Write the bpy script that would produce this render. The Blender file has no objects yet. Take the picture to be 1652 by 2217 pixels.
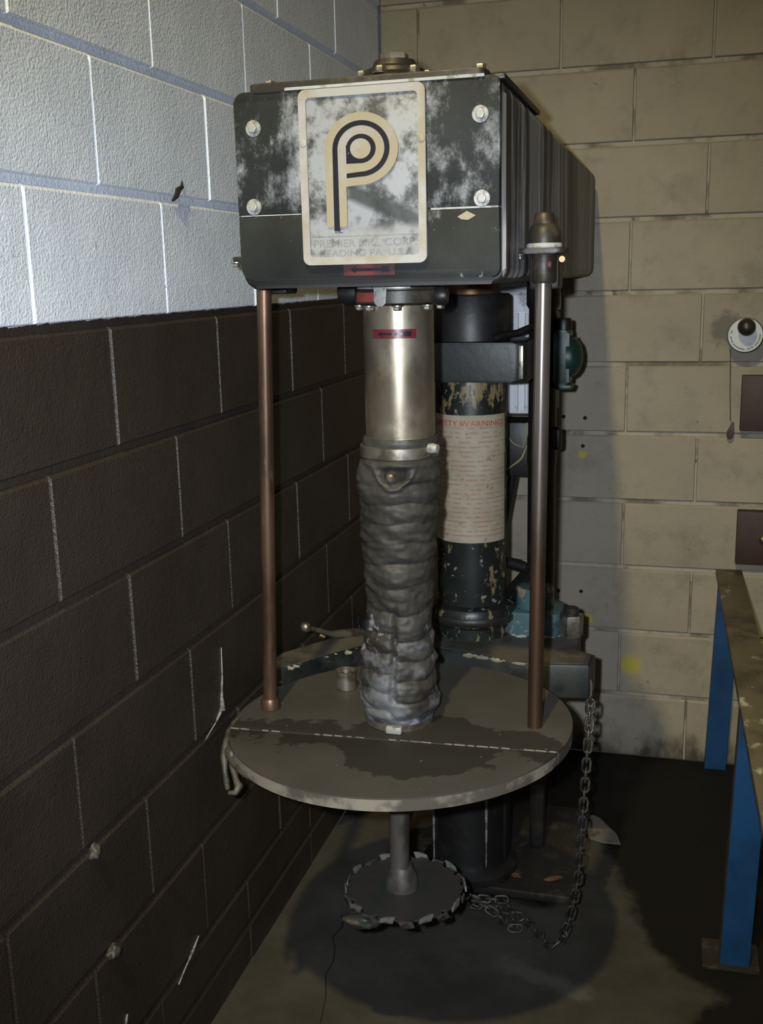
import bpy, bmesh, math, random
from mathutils import Vector, Matrix, noise as mnoise
random.seed(7)
D = bpy.data
SC = bpy.context.scene
COL = SC.collection
PI = math.pi

# ------------------------------------------------------------------ camera
CAM = Vector((.8763, -3.1778, 1.4854))
R_ = Vector((.96280205, .26927349, -.02245017))
U_ = Vector((-.03734598, .21489826, .97592213))
F_ = Vector((-.26761446, .9387814, -.21696077))
cam = D.cameras.new('camera')
cam.sensor_fit = 'VERTICAL'
cam.sensor_height = 36
cam.lens = 2300.76 / 2217 * 36
cam.clip_start = .02
camo = D.objects.new('camera', cam)
COL.objects.link(camo)
camo.matrix_world = Matrix(((R_.x, U_.x, -F_.x, CAM.x), (R_.y, U_.y, -F_.y, CAM.y), (R_.z, U_.z, -F_.z, CAM.z), (0, 0, 0, 1)))
SC.camera = camo
# ------------------------------------------------------------------ world, lights, exposure
W = D.worlds.new('World')
SC.world = W
W.use_nodes = True
W.node_tree.nodes['Background'].inputs[0].default_value = (1, .86, .68, 1)
W.node_tree.nodes['Background'].inputs[1].default_value = .035


def light(name, kind, loc, energy, color, size, target=None):
    l = D.lights.new(name, kind)
    l.energy = energy
    l.color = color
    if kind == 'AREA':
        l.shape = 'DISK'
        l.size = size
    else:
        l.shadow_soft_size = size
    o = D.objects.new(name, l)
    COL.objects.link(o)
    o.location = loc
    if target is not None:
        o.rotation_euler = (Vector(target) - Vector(loc)).to_track_quat('-Z', 'Y').to_euler()
    return o


FP = CAM - R_ * .055 + U_ * .03
fl_ = light('camera_flash', 'SPOT', FP, 165, (.84, .92, 1), .012, FP + F_ - U_ * .03)
fl_.data.spot_size = math.radians(75)
fl_.data.spot_blend = 1.0
hl_ = light('hall_lamp', 'SPOT', (.45, -3.5, 3.6), 290, (1, .84, .38), .045, (.5, -.9, 0))
hl_.data.spot_size = math.radians(84)
hl_.data.spot_blend = 1.0
vs = SC.view_settings
vs.view_transform = 'Standard'
vs.look = 'None'
vs.exposure = 0
vs.gamma = 1
vs.use_curve_mapping = False


# ------------------------------------------------------------------ materials
def lin(r, g, b):
    f = lambda c: (c / 255 / 12.92) if c / 255 <= .04045 else ((c / 255 + .055) / 1.055) ** 2.4
    return (f(r), f(g), f(b), 1)


class M:
    def __init__(s, name, coord='Object'):
        s.m = D.materials.new(name)
        s.m.use_nodes = True
        s.nt = s.m.node_tree
        s.b = s.nt.nodes['Principled BSDF']
        if coord == 'World':
            s.co = s.nt.nodes.new('ShaderNodeNewGeometry').outputs['Position']
        else:
            s.co = s.nt.nodes.new('ShaderNodeTexCoord').outputs['Object']

    def put(s, inp, v):
        if isinstance(v, bpy.types.NodeSocket):
            s.nt.links.new(v, inp)
        else:
            inp.default_value = v

    def noise(s, scale, detail=4, stretch=(1, 1, 1), off=(0, 0, 0), rough=.6):
        mp = s.nt.nodes.new('ShaderNodeMapping')
        mp.inputs['Scale'].default_value = stretch
        mp.inputs['Location'].default_value = off
        s.nt.links.new(s.co, mp.inputs['Vector'])
        n = s.nt.nodes.new('ShaderNodeTexNoise')
        n.inputs['Scale'].default_value = scale
        n.inputs['Detail'].default_value = detail
        n.inputs['Roughness'].default_value = rough
        s.nt.links.new(mp.outputs[0], n.inputs['Vector'])
        return n.outputs['Fac']

    def ramp(s, v, lo, hi, a=0., b=1.):
        n = s.nt.nodes.new('ShaderNodeMapRange')
        n.interpolation_type = 'SMOOTHSTEP'
        s.put(n.inputs[0], v)
        n.inputs[1].default_value = lo
        n.inputs[2].default_value = hi
        n.inputs[3].default_value = a
        n.inputs[4].default_value = b
        return n.outputs[0]

    def math(s, op, a, b=0.):
        n = s.nt.nodes.new('ShaderNodeMath')
        n.operation = op
        s.put(n.inputs[0], a)
        s.put(n.inputs[1], b)
        return n.outputs[0]

    def mix(s, f, a, b):
        n = s.nt.nodes.new('ShaderNodeMix')
        n.data_type = 'RGBA'
        s.put(n.inputs[0], f)
        s.put(n.inputs[6], a)
        s.put(n.inputs[7], b)
        return n.outputs[2]

    def axis(s, i):
        n = s.nt.nodes.new('ShaderNodeSeparateXYZ')
        s.nt.links.new(s.co, n.inputs[0])
        return n.outputs[i]

    def dist(s, p):
        n = s.nt.nodes.new('ShaderNodeVectorMath')
        n.operation = 'DISTANCE'
        s.nt.links.new(s.co, n.inputs[0])
        n.inputs[1].default_value = p
        return n.outputs['Value']

    def attr(s, name):
        n = s.nt.nodes.new('ShaderNodeAttribute')
        n.attribute_name = name
        return n.outputs['Fac']

    def bump(s, h, dist=.002, strength=.6):
        n = s.nt.nodes.new('ShaderNodeBump')
        n.inputs['Strength'].default_value = strength
        n.inputs['Distance'].default_value = dist
        s.nt.links.new(h, n.inputs['Height'])
        s.nt.links.new(n.outputs[0], s.b.inputs['Normal'])

    def done(s, color, rough=.6, metal=0., spec=.5):
        s.put(s.b.inputs['Base Color'], color)
        s.put(s.b.inputs['Roughness'], rough)
        s.put(s.b.inputs['Metallic'], metal)
        s.b.inputs['Specular IOR Level'].default_value = spec
        return s.m


def layered(name, base, layers=(), rough=.6, metal=0., bump=None, spec=.5, coord='Object'):
    """base colour plus noise-masked stains: (colour, scale, lo, hi, stretch, offset)"""
    m = M(name, coord)
    c = base
    for i, L in enumerate(layers):
        col, sc_, lo, hi = L[:4]
        st = L[4] if len(L) > 4 else (1, 1, 1)
        c = m.mix(m.ramp(m.noise(sc_, 6, st, (i * 3.1, i * 1.7, i * 2.3)), lo, hi), c, col)
    if bump:
        m.bump(m.noise(bump[0], 4), bump[1], bump[2] if len(bump) > 2 else .6)
    return m.done(c, rough, metal, spec)


WHITE = lin(205, 208, 214)
MATS = {}


def mk_wall_left():
    m = M('left_wall_paint', 'World')
    wh = m.mix(m.ramp(m.noise(9, 5), .35, .7), (.70, .75, .84, 1), (.78, .83, .92, 1))
    wh = m.mix(m.ramp(m.noise(60, 3, off=(3, 1, 0)), .66, .76), wh, (.40, .42, .45, 1))
    br = m.mix(m.ramp(m.noise(5, 5), .3, .7), (.027, .020, .015, 1), (.037, .028, .0215, 1))
    br = m.mix(m.ramp(m.noise(70, 3, off=(7, 2, 0)), .77, .80), br, (.17, .16, .15, 1))
    edge = m.math('ADD', m.axis(2), m.math('MULTIPLY', m.noise(35, 3, (1, 1, .2)), .010))
    f = m.ramp(edge, 1.4335, 1.4345)
    c = m.mix(f, br, wh)
    hb = m.math('ADD', m.noise(210, 3, rough=.6), m.math('MULTIPLY', m.noise(60, 2), .5))
    m.bump(hb, .0032, .75)
    return m.done(c, m.ramp(f, 0, 1, .45, .38), 0, .55)


def mk_wall_back():
    m = M('back_wall_paint', 'World')
    c = m.mix(m.ramp(m.noise(3.5, 6), .3, .7), (.285, .25, .195, 1), (.34, .30, .235, 1))
    oi = m.nt.nodes.new('ShaderNodeObjectInfo')
    c = m.mix(m.ramp(oi.outputs['Random'], 0, 1, 0, .30), c, (.225, .20, .155, 1))
    c = m.mix(m.ramp(m.noise(8, 7, off=(2, 0, 5), rough=.7), .48, .70, 0, .6), c, (.18, .16, .13, 1))
    c = m.mix(m.ramp(m.noise(16, 8, (1, 1, .8), off=(8, 0, 1), rough=.7), .62, .74, 0, .75), c, (.16, .145, .12, 1))
    c = m.mix(m.ramp(m.noise(30, 4, off=(4, 4, 4)), .70, .74, 0, .8), c, (.09, .085, .075, 1))
    # soot rising from the floor
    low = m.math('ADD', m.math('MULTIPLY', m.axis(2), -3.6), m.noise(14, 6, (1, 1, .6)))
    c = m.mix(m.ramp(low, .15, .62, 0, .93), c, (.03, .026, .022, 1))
    # yellow spray spots
    for p, r in (((.756, 0, .298), .030), ((.623, 0, .437), .014), ((.60, 0, .95), .012), ((.602, 0, .447), .012)):
        d = m.math('ADD', m.dist(p), m.math('MULTIPLY', m.math('SUBTRACT', m.noise(25, 3), .5), .035))
        c = m.mix(m.ramp(d, r * .5, r * 1.5, .85, 0), c, (.42, .36, .04, 1))
    # greasy hand smudge beside the dial
    d = m.math('ADD', m.dist((.995, 0, 1.315)), m.math('MULTIPLY', m.math('SUBTRACT', m.noise(40, 5), .5), .07))
    c = m.mix(m.ramp(d, .03, .06, .75, 0), c, (.10, .09, .07, 1))
    m.bump(m.math('ADD', m.noise(120, 4), m.noise(22, 3)), .002, .45)
    return m.done(c, .62, 0, .35)


def mk_floor():
    m = M('concrete_floor', 'World')
    c = m.mix(m.ramp(m.noise(6, 7), .3, .7), (.042, .039, .033, 1), (.064, .060, .052, 1))
    c = m.mix(m.ramp(m.noise(3, 6, off=(5, 1, 0)), .5, .7, 0, .7), c, (.036, .033, .027, 1))
    s = m.math('ADD', m.attr('stain'), m.math('MULTIPLY', m.math('SUBTRACT', m.noise(14, 4), .5), .26))
    c = m.mix(m.ramp(s, .44, .56, 0, .96), c, (.0045, .0036, .0026, 1))
    sm = m.math('ADD', m.attr('scuff'), m.math('SUBTRACT', m.noise(30, 6, (1, 1, 1), (9, 9, 0)), .6))
    c = m.mix(m.ramp(sm, .2, .7, 0, .3), c, (.17, .165, .155, 1))
    m.bump(m.noise(60, 6), .002, .5)
    return m.done(c, m.ramp(m.noise(8, 4), .3, .7, .55, .8), 0, .3)


WL, WB, FL = mk_wall_left(), mk_wall_back(), mk_floor()


def mk_cover():
    m = M('powder_smeared_dark_enamel')
    c = m.mix(m.ramp(m.noise(8, 4), .3, .7), (.010, .0115, .0115, 1), (.018, .020, .0195, 1))
    # white powder: dense round the plate, thin at the edges of the cover
    dx = m.math('ABSOLUTE', m.math('SUBTRACT', m.axis(0), .40))
    a = m.math('SUBTRACT', m.noise(12, 9, (1.2, 1, .8), (.35, 0, 1.4), .76), m.math('MULTIPLY', dx, .62))
    a = m.math('SUBTRACT', a, m.math('MULTIPLY', m.math('ABSOLUTE', m.math('SUBTRACT', m.axis(2), 1.635)), .9))
    low = m.ramp(m.axis(2), 1.50, 1.60, .22, 0)
    a = m.math('SUBTRACT', a, low)
    c = m.mix(m.ramp(a, .31, .52, 0, .85), c, (.32, .335, .365, 1))
    c = m.mix(m.ramp(m.noise(70, 4, (1, 1, .5), (4, 1, 1)), .66, .74, 0, .5), c, (.3, .31, .34, 1))
    m.bump(m.noise(90, 5), .001, .4)
    return m.done(c, .6, 0, .22)


def mk_plate_field():
    m = M('powdered_plate_field')
    c = m.mix(m.ramp(m.noise(16, 8, (1, 1, 1), (2.2, 0, 1), .7), .38, .54), (.045, .047, .046, 1), (.27, .28, .31, 1))
    d = m.math('ABSOLUTE', m.math('SUBTRACT', m.math('ADD', m.axis(2), m.math('MULTIPLY', m.math('SUBTRACT', m.axis(0), .44), .45)), 1.588))
    g = m.math('MULTIPLY', m.ramp(d, .006, .019, 1, 0), m.ramp(m.axis(0), .385, .40))
    c = m.mix(m.math('MULTIPLY', g, .9), c, (.03, .033, .032, 1))
    low = m.ramp(m.axis(2), 1.545, 1.565, .9, 0)
    c = m.mix(low, c, m.mix(m.ramp(m.noise(40, 5), .5, .7), (.29, .285, .29, 1), (.13, .13, .13, 1)))
    m.bump(m.noise(150, 6, (1, 1, .6)), .0012, .6)
    return m.done(c, .55, 0, .4)


def mk_side():
    m = M('drip_streaked_side_enamel')
    c = m.mix(m.ramp(m.noise(5, 4), .3, .7), (.012, .011, .010, 1), (.03, .028, .026, 1))
    onside = m.ramp(m.axis(0), .612, .620)
    st = m.math('MULTIPLY', onside, m.noise(7, 6, (1, 1.5, .12), (0, 2, 0), .65))
    c = m.mix(m.ramp(st, .42, .55, 0, .85), c, (.33, .32, .33, 1))
    st2 = m.noise(16, 6, (1, 1.5, .09), (0, 7, 0), .65)
    c = m.mix(m.ramp(st2, .57, .66, 0, .8), c, (.012, .011, .010, 1))
    st3 = m.math('MULTIPLY', onside, m.noise(20, 5, (1, 1.2, .1), (0, 4, 2), .6))
    c = m.mix(m.ramp(st3, .57, .64, 0, .85), c, (.5, .5, .52, 1))
    return m.done(c, .5, 0, .4)


def mk_lid():
    m = M('dusty_lid_steel')
    c = m.mix(m.ramp(m.noise(7, 5), .3, .7), (.044, .041, .036, 1), (.057, .053, .047, 1))
    nn = m.math('MULTIPLY', m.math('SUBTRACT', m.noise(9, 6, (1, 1, 1), (1, 5, 0)), .5), .34)
    xx = m.math('MULTIPLY', m.math('ABSOLUTE', m.math('SUBTRACT', m.axis(0), .47)), .16)
    bulge = m.ramp(m.math('ABSOLUTE', m.math('SUBTRACT', m.axis(0), .45)), .03, .15, .085, 0)
    d = m.math('ADD', m.math('ABSOLUTE', m.math('SUBTRACT', m.axis(1), -1.525)), m.math('ADD', nn, xx))
    d = m.math('SUBTRACT', d, bulge)
    c = m.mix(m.ramp(d, .068, .082, .85, 0), c, (.016, .014, .0115, 1))
    c = m.mix(m.ramp(m.noise(80, 3), .72, .76, 0, .7), c, (.3, .27, .22, 1))
    rim = m.ramp(m.math('SUBTRACT', m.math('ADD', m.math('MULTIPLY', m.math('SUBTRACT', m.axis(0), .408), -.0248), m.axis(2)), m.math('MULTIPLY', m.math('ADD', m.axis(1), 1.442), -.0148)), .6955, .6972, 1, 0)
    rc = m.mix(m.ramp(m.noise(14, 6), .45, .6), (.07, .062, .05, 1), (.20, .18, .15, 1))
    c = m.mix(rim, c, rc)
    m.bump(m.noise(150, 3), .0006, .4)
    return m.done(c, .62, 0, .4)


def mk_column():
    m = M('chipped_green_black_paint')
    c = m.mix(m.ramp(m.noise(9, 4), .35, .7), (.008, .0095, .009, 1), (.018, .021, .019, 1))
    f = m.math('ADD', m.noise(44, 6, (1, 1, .45), (0, 0, 4), .7), m.math('MULTIPLY', m.math('SUBTRACT', m.noise(6, 3), .5), .35))
    c = m.mix(m.ramp(f, .555, .60), c, (.19, .145, .07, 1))
    c = m.mix(m.ramp(m.noise(55, 5, off=(3, 3, 0)), .62, .66), c, (.22, .20, .16, 1))
    m.bump(f, .001, .4)
    return m.done(c, .38, 0, .5)


def mk_boot():
    m = M('powdered_black_rubber')
    c = m.mix(m.ramp(m.noise(12, 5), .3, .7), (.020, .018, .016, 1), (.040, .037, .034, 1))
    g = m.ramp(m.axis(2), .76, 1.10, .09, -.13)
    f = m.math('ADD', m.noise(9, 5, (1, 1, 1), (1, 2, 6), .65), g)
    c = m.mix(m.ramp(f, .55, .67, 0, .8), c, (.12, .125, .142, 1))
    f = m.math('ADD', m.noise(15, 6, (1, 1, 1), (5, 0, 3), .6), m.math('MULTIPLY', g, .5))
    c = m.mix(m.ramp(f, .63, .68, 0, .8), c, (.25, .26, .30, 1))
    m.bump(m.noise(40, 5), .002, .6)
    return m.done(c, m.ramp(m.noise(10, 3), .3, .7, .45, .68), 0, .4)


def mk_label():
    m = M('printed_warning_label')
    c = m.mix(m.ramp(m.noise(14, 6), .35, .7), (.34, .285, .205, 1), (.42, .36, .27, 1))
    z = m.axis(2)
    line = m.math('SINE', m.math('MULTIPLY', z, 2 * PI / .0108), 0)
    words = m.noise(60, 3, (1, 1, .9), (3, 3, 3))
    p = m.math('MULTIPLY', m.ramp(line, .35, .8), m.ramp(words, .44, .52))
    body = m.math('MULTIPLY', m.ramp(z, 1.148, 1.150, 1, 0), m.ramp(z, .892, .894))
    c = m.mix(m.math('MULTIPLY', m.math('MULTIPLY', p, body), .55), c, (.30, .11, .075, 1))
    c = m.mix(m.ramp(m.noise(45, 6, off=(2, 0, 7), rough=.7), .60, .68, 0, .75), c, (.21, .15, .075, 1))
    c = m.mix(m.ramp(m.noise(75, 4, off=(6, 0, 2)), .70, .73, 0, .9), c, (.03, .025, .02, 1))
    return m.done(c, .6, 0, .3)


def mk_tube():
    m = M('brushed_spindle_steel')
    c = m.mix(m.ramp(m.noise(9, 5, (1, 1, .5)), .35, .7), (.23, .19, .135, 1), (.33, .295, .24, 1))
    c = m.mix(m.ramp(m.noise(18, 7, (1, 1, .6), (3, 0, 1.4), .7), .58, .70, 0, .8), c, (.22, .16, .10, 1))
    rr = m.ramp(m.noise(20, 6, (1, 1, .6)), .35, .7, .30, .52)
    return m.done(c, rr, .85)


COVER, FIELD, SIDE, LID, COLUMN, BOOT, LABEL, TUBE = mk_cover(), mk_plate_field(), mk_side(), mk_lid(), mk_column(), mk_boot(), mk_label(), mk_tube()
ROD_RUST = layered('rusty_guide_rod', (.135, .082, .055, 1), [((.075, .045, .030, 1), 18, .42, .6, (1, 1, .25)), ((.22, .17, .13, 1), 25, .64, .74, (1, 1, .2))], .42, .7)


def mk_rod():
    m = M('half_worn_guide_rod')
    c = m.mix(m.ramp(m.noise(14, 5, (1, 1, .2)), .4, .62), (.12, .072, .046, 1), (.07, .045, .031, 1))
    h = m.math('ADD', m.axis(2), m.math('MULTIPLY', m.math('SUBTRACT', m.noise(9, 5, (1, 1, .3), (2, 2, 0)), .5), .5))
    f = m.ramp(h, 1.02, 1.24)
    c = m.mix(m.math('MULTIPLY', f, .8), c, (.36, .33, .32, 1))
    return m.done(c, m.ramp(f, 0, 1, .42, .24), .85)


ROD_STEEL = mk_rod()
DARKMETAL = layered('grimy_dark_metal', (.030, .026, .022, 1), [((.075, .06, .045, 1), 25, .5, .7), ((.16, .15, .14, 1), 50, .68, .74)], .45, .3, (60, .001))
BLACK = layered('black_paint', (.009, .0085, .0085, 1), [((.02, .018, .017, 1), 14, .5, .7)], .45, 0, (50, .0008))
STEEL = layered('grimy_steel', (.34, .31, .27, 1), [((.15, .12, .09, 1), 30, .45, .65)], .38, .85)
BOLT = layered('pale_zinc_bolt', (.33, .33, .32, 1), [((.15, .14, .12, 1), 90, .5, .66)], .45, .25)
BLADE = layered('grey_disperser_blade', (.058, .051, .044, 1), [((.036, .05, .042, 1), 20, .45, .65)], .5, .25, (70, .001))
TOOTH = layered('worn_blade_tooth', (.17, .155, .135, 1), [((.05, .043, .036, 1), 30, .42, .6)], .4, .5)
BRONZE = layered('bronze_collar', (.17, .095, .045, 1), [((.08, .045, .025, 1), 22, .45, .65)], .4, .6)
TEAL = layered('teal_paint', (.060, .128, .140, 1), [((.28, .22, .15, 1), 22, .57, .62), ((.035, .05, .05, 1), 18, .52, .66)], .5, 0, (60, .001))
GREEN = layered('green_pump_paint', (.008, .028, .022, 1), [((.005, .013, .011, 1), 16, .5, .68), ((.11, .17, .15, 1), 60, .68, .73)], .45, 0, (40, .001))
POWDER = layered('spilt_white_powder', (.36, .37, .37, 1), [((.2, .19, .17, 1), 60, .5, .65)], .8, 0, (120, .002))
GREYFIN = layered('pale_grey_motor_paint', (.62, .65, .70, 1), [((.25, .27, .3, 1), 14, .55, .7)], .5)
YOKE = layered('dark_green_grey_yoke', (.030, .034, .032, 1), [((.010, .012, .011, 1), 9, .45, .6), ((.17, .15, .11, 1), 40, .66, .72)], .5, .1, (60, .001))
YOKETOP = layered('dusty_yoke_top', (.085, .075, .062, 1), [((.04, .036, .03, 1), 10, .45, .65)], .7)
CHIP = layered('chipped_pale_edge', (.24, .21, .15, 1), [((.07, .06, .05, 1), 45, .5, .58)], .6)
TAN = layered('tan_plate_paint', (.265, .225, .15, 1), [((.28, .265, .25, 1), 14, .5, .68), ((.19, .16, .11, 1), 60, .65, .75)], .5)
FRAMEM = layered('frame_tan_and_powder', (.265, .23, .165, 1), [((.32, .315, .315, 1), 7, .42, .58), ((.38, .32, .22, 1), 50, .66, .74)], .5)
INK = layered('black_inlay', (.009, .009, .016, 1), [((.3, .3, .32, 1), 120, .72, .75)], .3)
LETTER = layered('cast_letter', (.21, .205, .20, 1), [((.09, .085, .08, 1), 40, .5, .66)], .5)
RED = layered('red_sticker', (.105, .020, .019, 1), [((.045, .014, .016, 1), 24, .42, .6)], .5, 0, None, .25)
REDORANGE = layered('red_orange_sticker', (.24, .042, .026, 1), [((.12, .028, .022, 1), 40, .5, .66)], .45)
REDDARK = layered('dark_red_sticker', (.13, .012, .018, 1), [((.05, .008, .014, 1), 30, .5, .66)], .35)
REDTEXT = layered('red_print', (.42, .055, .035, 1), [((.3, .12, .08, 1), 70, .55, .7)], .5)
CHAINM = layered('blackened_chain_steel', (.105, .098, .085, 1), [((.04, .034, .028, 1), 60, .45, .65)], .42, .55)
BLUE = layered('blue_frame_paint', (.0055, .052, .165, 1), [((.0045, .032, .10, 1), 7, .4, .65), ((.25, .33, .4, 1), 90, .72, .75)], .5)
RUSTEDGE = layered('rusty_frame_edge', (.10, .065, .035, 1), [((.04, .03, .02, 1), 20, .45, .65)], .7)
RAIL = layered('dusty_rail_top', (.12, .098, .062, 1), [((.06, .046, .028, 1), 9, .42, .62), ((.42, .39, .30, 1), 22, .60, .72, (1, .6, 1)), ((.04, .032, .02, 1), 50, .68, .74)], .55, 0, (40, .002))
BROWNBOX = layered('dark_brown_box_paint', (.040, .020, .013, 1), [((.024, .013, .009, 1), 12, .45, .65)], .6)
DIAL = layered('white_dial', (.50, .51, .54, 1), [((.4, .4, .4, 1), 40, .5, .7)], .4)
DIALINK = layered('grey_dial_print', (.16, .16, .16, 1), [], .5)
KNOB = layered('black_knob_plastic', (.020, .017, .016, 1), [((.045, .038, .034, 1), 40, .5, .7)], .38)
TAGM = layered('brown_tag', (.055, .026, .018, 1), [], .5)
GUNK = layered('dried_grey_sludge', (.062, .055, .045, 1), [((.026, .023, .019, 1), 22, .45, .62)], .55, 0, (70, .002))
FLAKE = layered('rust_flake', (.26, .12, .055, 1), [((.12, .06, .03, 1), 50, .45, .65)], .7)
SCRAP = layered('grey_scrap', (.16, .145, .12, 1), [((.07, .06, .05, 1), 22, .5, .66)], .7)
WIRE = layered('yellowed_wire', (.34, .28, .13, 1), [], .5)
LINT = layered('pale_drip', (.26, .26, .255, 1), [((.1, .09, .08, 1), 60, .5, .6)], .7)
CRACK_SHADE = layered('crack_and_shade_black', (.006, .005, .004, 1), [], .9)
BRASS = layered('brass_fitting', (.17, .115, .05, 1), [((.07, .11, .05, 1), 60, .5, .65)], .35, .8)

# ------------------------------------------------------------------ object helpers
WM = {}


def place(o, parent):
    if parent is not None:
        o.parent = parent
        o.matrix_parent_inverse = WM[parent.name].inverted()


def part(name, mesh, parent=None, mat=None, loc=None, rot=None, label=None, kind=None):
    if mat is not None and not mesh.materials:
        mesh.materials.append(mat)
    o = D.objects.new(name, mesh)
    COL.objects.link(o)
    place(o, parent)
    if loc is not None:
        o.location = loc
    if rot is not None:
        o.rotation_euler = rot
    WM[o.name] = Matrix.Translation(o.location) @ o.rotation_euler.to_matrix().to_4x4()
    if label:
        o['label'] = label
    if kind:
        o['kind'] = kind
    return o


def thing(name, label, cat, loc, group=None):
    o = D.objects.new(name, None)
    o.empty_display_size = .05
    COL.objects.link(o)
    o.location = loc
    WM[o.name] = Matrix.Translation(loc)
    o['label'] = label
    o['category'] = cat
    if group:
        o['group'] = group
    return o


def tag(o, label, cat, group=None):
    o['label'] = label
    o['category'] = cat
    if group:
        o['group'] = group
    return o


def fin(bm, name, angle=35, smooth=True):
    bmesh.ops.recalc_face_normals(bm, faces=bm.faces)
    me = D.meshes.new(name)
    bm.to_mesh(me)
    bm.free()
    if smooth:
        me.polygons.foreach_set('use_smooth', [True] * len(me.polygons))
        me.set_sharp_from_angle(angle=math.radians(angle))
    return me


def box(x0, x1, y0, y1, z0, z1, bev=0., seg=2, bm=None):
    own = bmesh.new()
    bmesh.ops.create_cube(own, size=1)
    for v in own.verts:
        v.co = Vector((x0 if v.co.x < 0 else x1, y0 if v.co.y < 0 else y1, z0 if v.co.z < 0 else z1))
    if bev:
        bmesh.ops.bevel(own, geom=own.edges[:], offset=bev, segments=seg, profile=.5, affect='EDGES')
    return join(own, bm)


def join(own, bm):
    if bm is None:
        return own
    me = D.meshes.new('tmp')
    own.to_mesh(me)
    own.free()
    bm.from_mesh(me)
    D.meshes.remove(me)
    return bm


def prism(pts, axis, a, b, bev=0., bm=None, seg=2):
    own = bmesh.new()
    f = {'x': lambda p, t: (t, p[0], p[1]), 'y': lambda p, t: (p[0], t, p[1]), 'z': lambda p, t: (p[0], p[1], t)}[axis]
    A = [own.verts.new(f(p, a)) for p in pts]
    B = [own.verts.new(f(p, b)) for p in pts]
    n = len(pts)
    own.faces.new(A)
    own.faces.new(B[::-1])
    for i in range(n):
        own.faces.new((A[i], B[i], B[(i + 1) % n], A[(i + 1) % n]))
    if bev:
        es = [e for e in own.edges if abs(f((0, 0), 0)[0]) >= 0 and (all(v in A for v in e.verts) or all(v in B for v in e.verts))]
        bmesh.ops.bevel(own, geom=es, offset=bev, segments=seg, profile=.5, affect='EDGES')
    return join(own, bm)


def rrect(x0, x1, y0, y1, r, n=6):
    out = []
    for cx, cy, a0 in ((x1 - r, y1 - r, 0), (x0 + r, y1 - r, 90), (x0 + r, y0 + r, 180), (x1 - r, y0 + r, 270)):
        for i in range(n + 1):
            a = math.radians(a0 + 90 * i / n)
            out.append((cx + r * math.cos(a), cy + r * math.sin(a)))
    return out


def lathe(prof, c=(0, 0, 0), n=40, bm=None, fn=None, axis='z', lean=(0, 0)):
    """prof = [(r, h)...] bottom to top about an axis through c"""
    own = bmesh.new()
    rings = []
    for r, h in prof:
        ring = []
        for i in range(n):
            a = 2 * PI * i / n
            rr, hh = (r, h) if fn is None else fn(r, h, a)
            p = (rr * math.cos(a) + lean[0] * hh, rr * math.sin(a) + lean[1] * hh, hh)
            if axis == 'y':
                p = (p[0], -p[2], p[1])
            elif axis == 'x':
                p = (p[2], p[0], p[1])
            ring.append(own.verts.new((c[0] + p[0], c[1] + p[1], c[2] + p[2])))
        rings.append(ring)
    for k in range(len(rings) - 1):
        for i in range(n):
            j = (i + 1) % n
            own.faces.new((rings[k][i], rings[k][j], rings[k + 1][j], rings[k + 1][i]))
    own.faces.new(rings[0][::-1])
    own.faces.new(rings[-1])
    return join(own, bm)


def tube(pts, r, n=10, bm=None, closed=False):
    own = bmesh.new()
    pts = [Vector(p) for p in pts]
    rs = r if isinstance(r, (list, tuple)) else [r] * len(pts)
    rings = []
    up = Vector((.13, .21, .97))
    N = len(pts)
    for i, p in enumerate(pts):
        if closed:
            t = pts[(i + 1) % N] - pts[i - 1]
        else:
            t = pts[min(i + 1, N - 1)] - pts[max(i - 1, 0)]
        t.normalize()
        if i == 0:
            u = up.cross(t)
            if u.length < .05:
                u = Vector((1, 0, 0)).cross(t)
        else:
            u = u - t * u.dot(t)
        u.normalize()
        v = t.cross(u)
        rings.append([own.verts.new(p + (u * math.cos(2 * PI * k / n) + v * math.sin(2 * PI * k / n)) * rs[i]) for k in range(n)])
    for k in range(N if closed else N - 1):
        A, B = rings[k], rings[(k + 1) % N]
        for i in range(n):
            own.faces.new((A[i], A[(i + 1) % n], B[(i + 1) % n], B[i]))
    if not closed:
        own.faces.new(rings[0][::-1])
        own.faces.new(rings[-1])
    return join(own, bm)


def hexbolt_mesh(name, r=.008, h=.006, washer=.0125):
    """axis +z, washer then hex head"""
    bm = lathe([(washer, 0), (washer, .0018), (washer * .95, .0024)], n=24)
    P = [(r * math.cos(PI / 3 * k), r * math.sin(PI / 3 * k)) for k in range(6)]
    prism(P, 'z', .0022, .0022 + h, .0012, bm)
    lathe([(r * .62, .002 + h), (r * .60, .0026 + h)], n=16, bm=bm)
    return fin(bm, name)


def text_mesh(body, width, height, depth):
    c = D.curves.new('lettering', 'FONT')
    c.body = body
    c.extrude = .5
    o = D.objects.new('lettering_source', c)
    COL.objects.link(o)
    dg = bpy.context.evaluated_depsgraph_get()
    me = D.meshes.new_from_object(o.evaluated_get(dg))
    D.objects.remove(o)
    D.curves.remove(c)
    xs = [v.co.x for v in me.vertices]
    ys = [v.co.y for v in me.vertices]
    x0, x1, y0, y1 = min(xs), max(xs), min(ys), max(ys)
    for v in me.vertices:
        v.co = Vector(((v.co.x - x0) / (x1 - x0) * width, (v.co.y - y0) / (y1 - y0) * height, (v.co.z + .5) * depth))
    me.materials.clear()
    return me


def remap(me, f):
    for v in me.vertices:
        v.co = Vector(f(v.co))
    me.update()
    return me


# ------------------------------------------------------------------ floor
def inside(p, poly):
    c = False
    for i in range(len(poly)):
        a, b = poly[i], poly[i - 1]
        if (a[1] > p[1]) != (b[1] > p[1]) and p[0] < (b[0] - a[0]) * (p[1] - a[1]) / (b[1] - a[1]) + a[0]:
            c = not c
    return c


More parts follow.
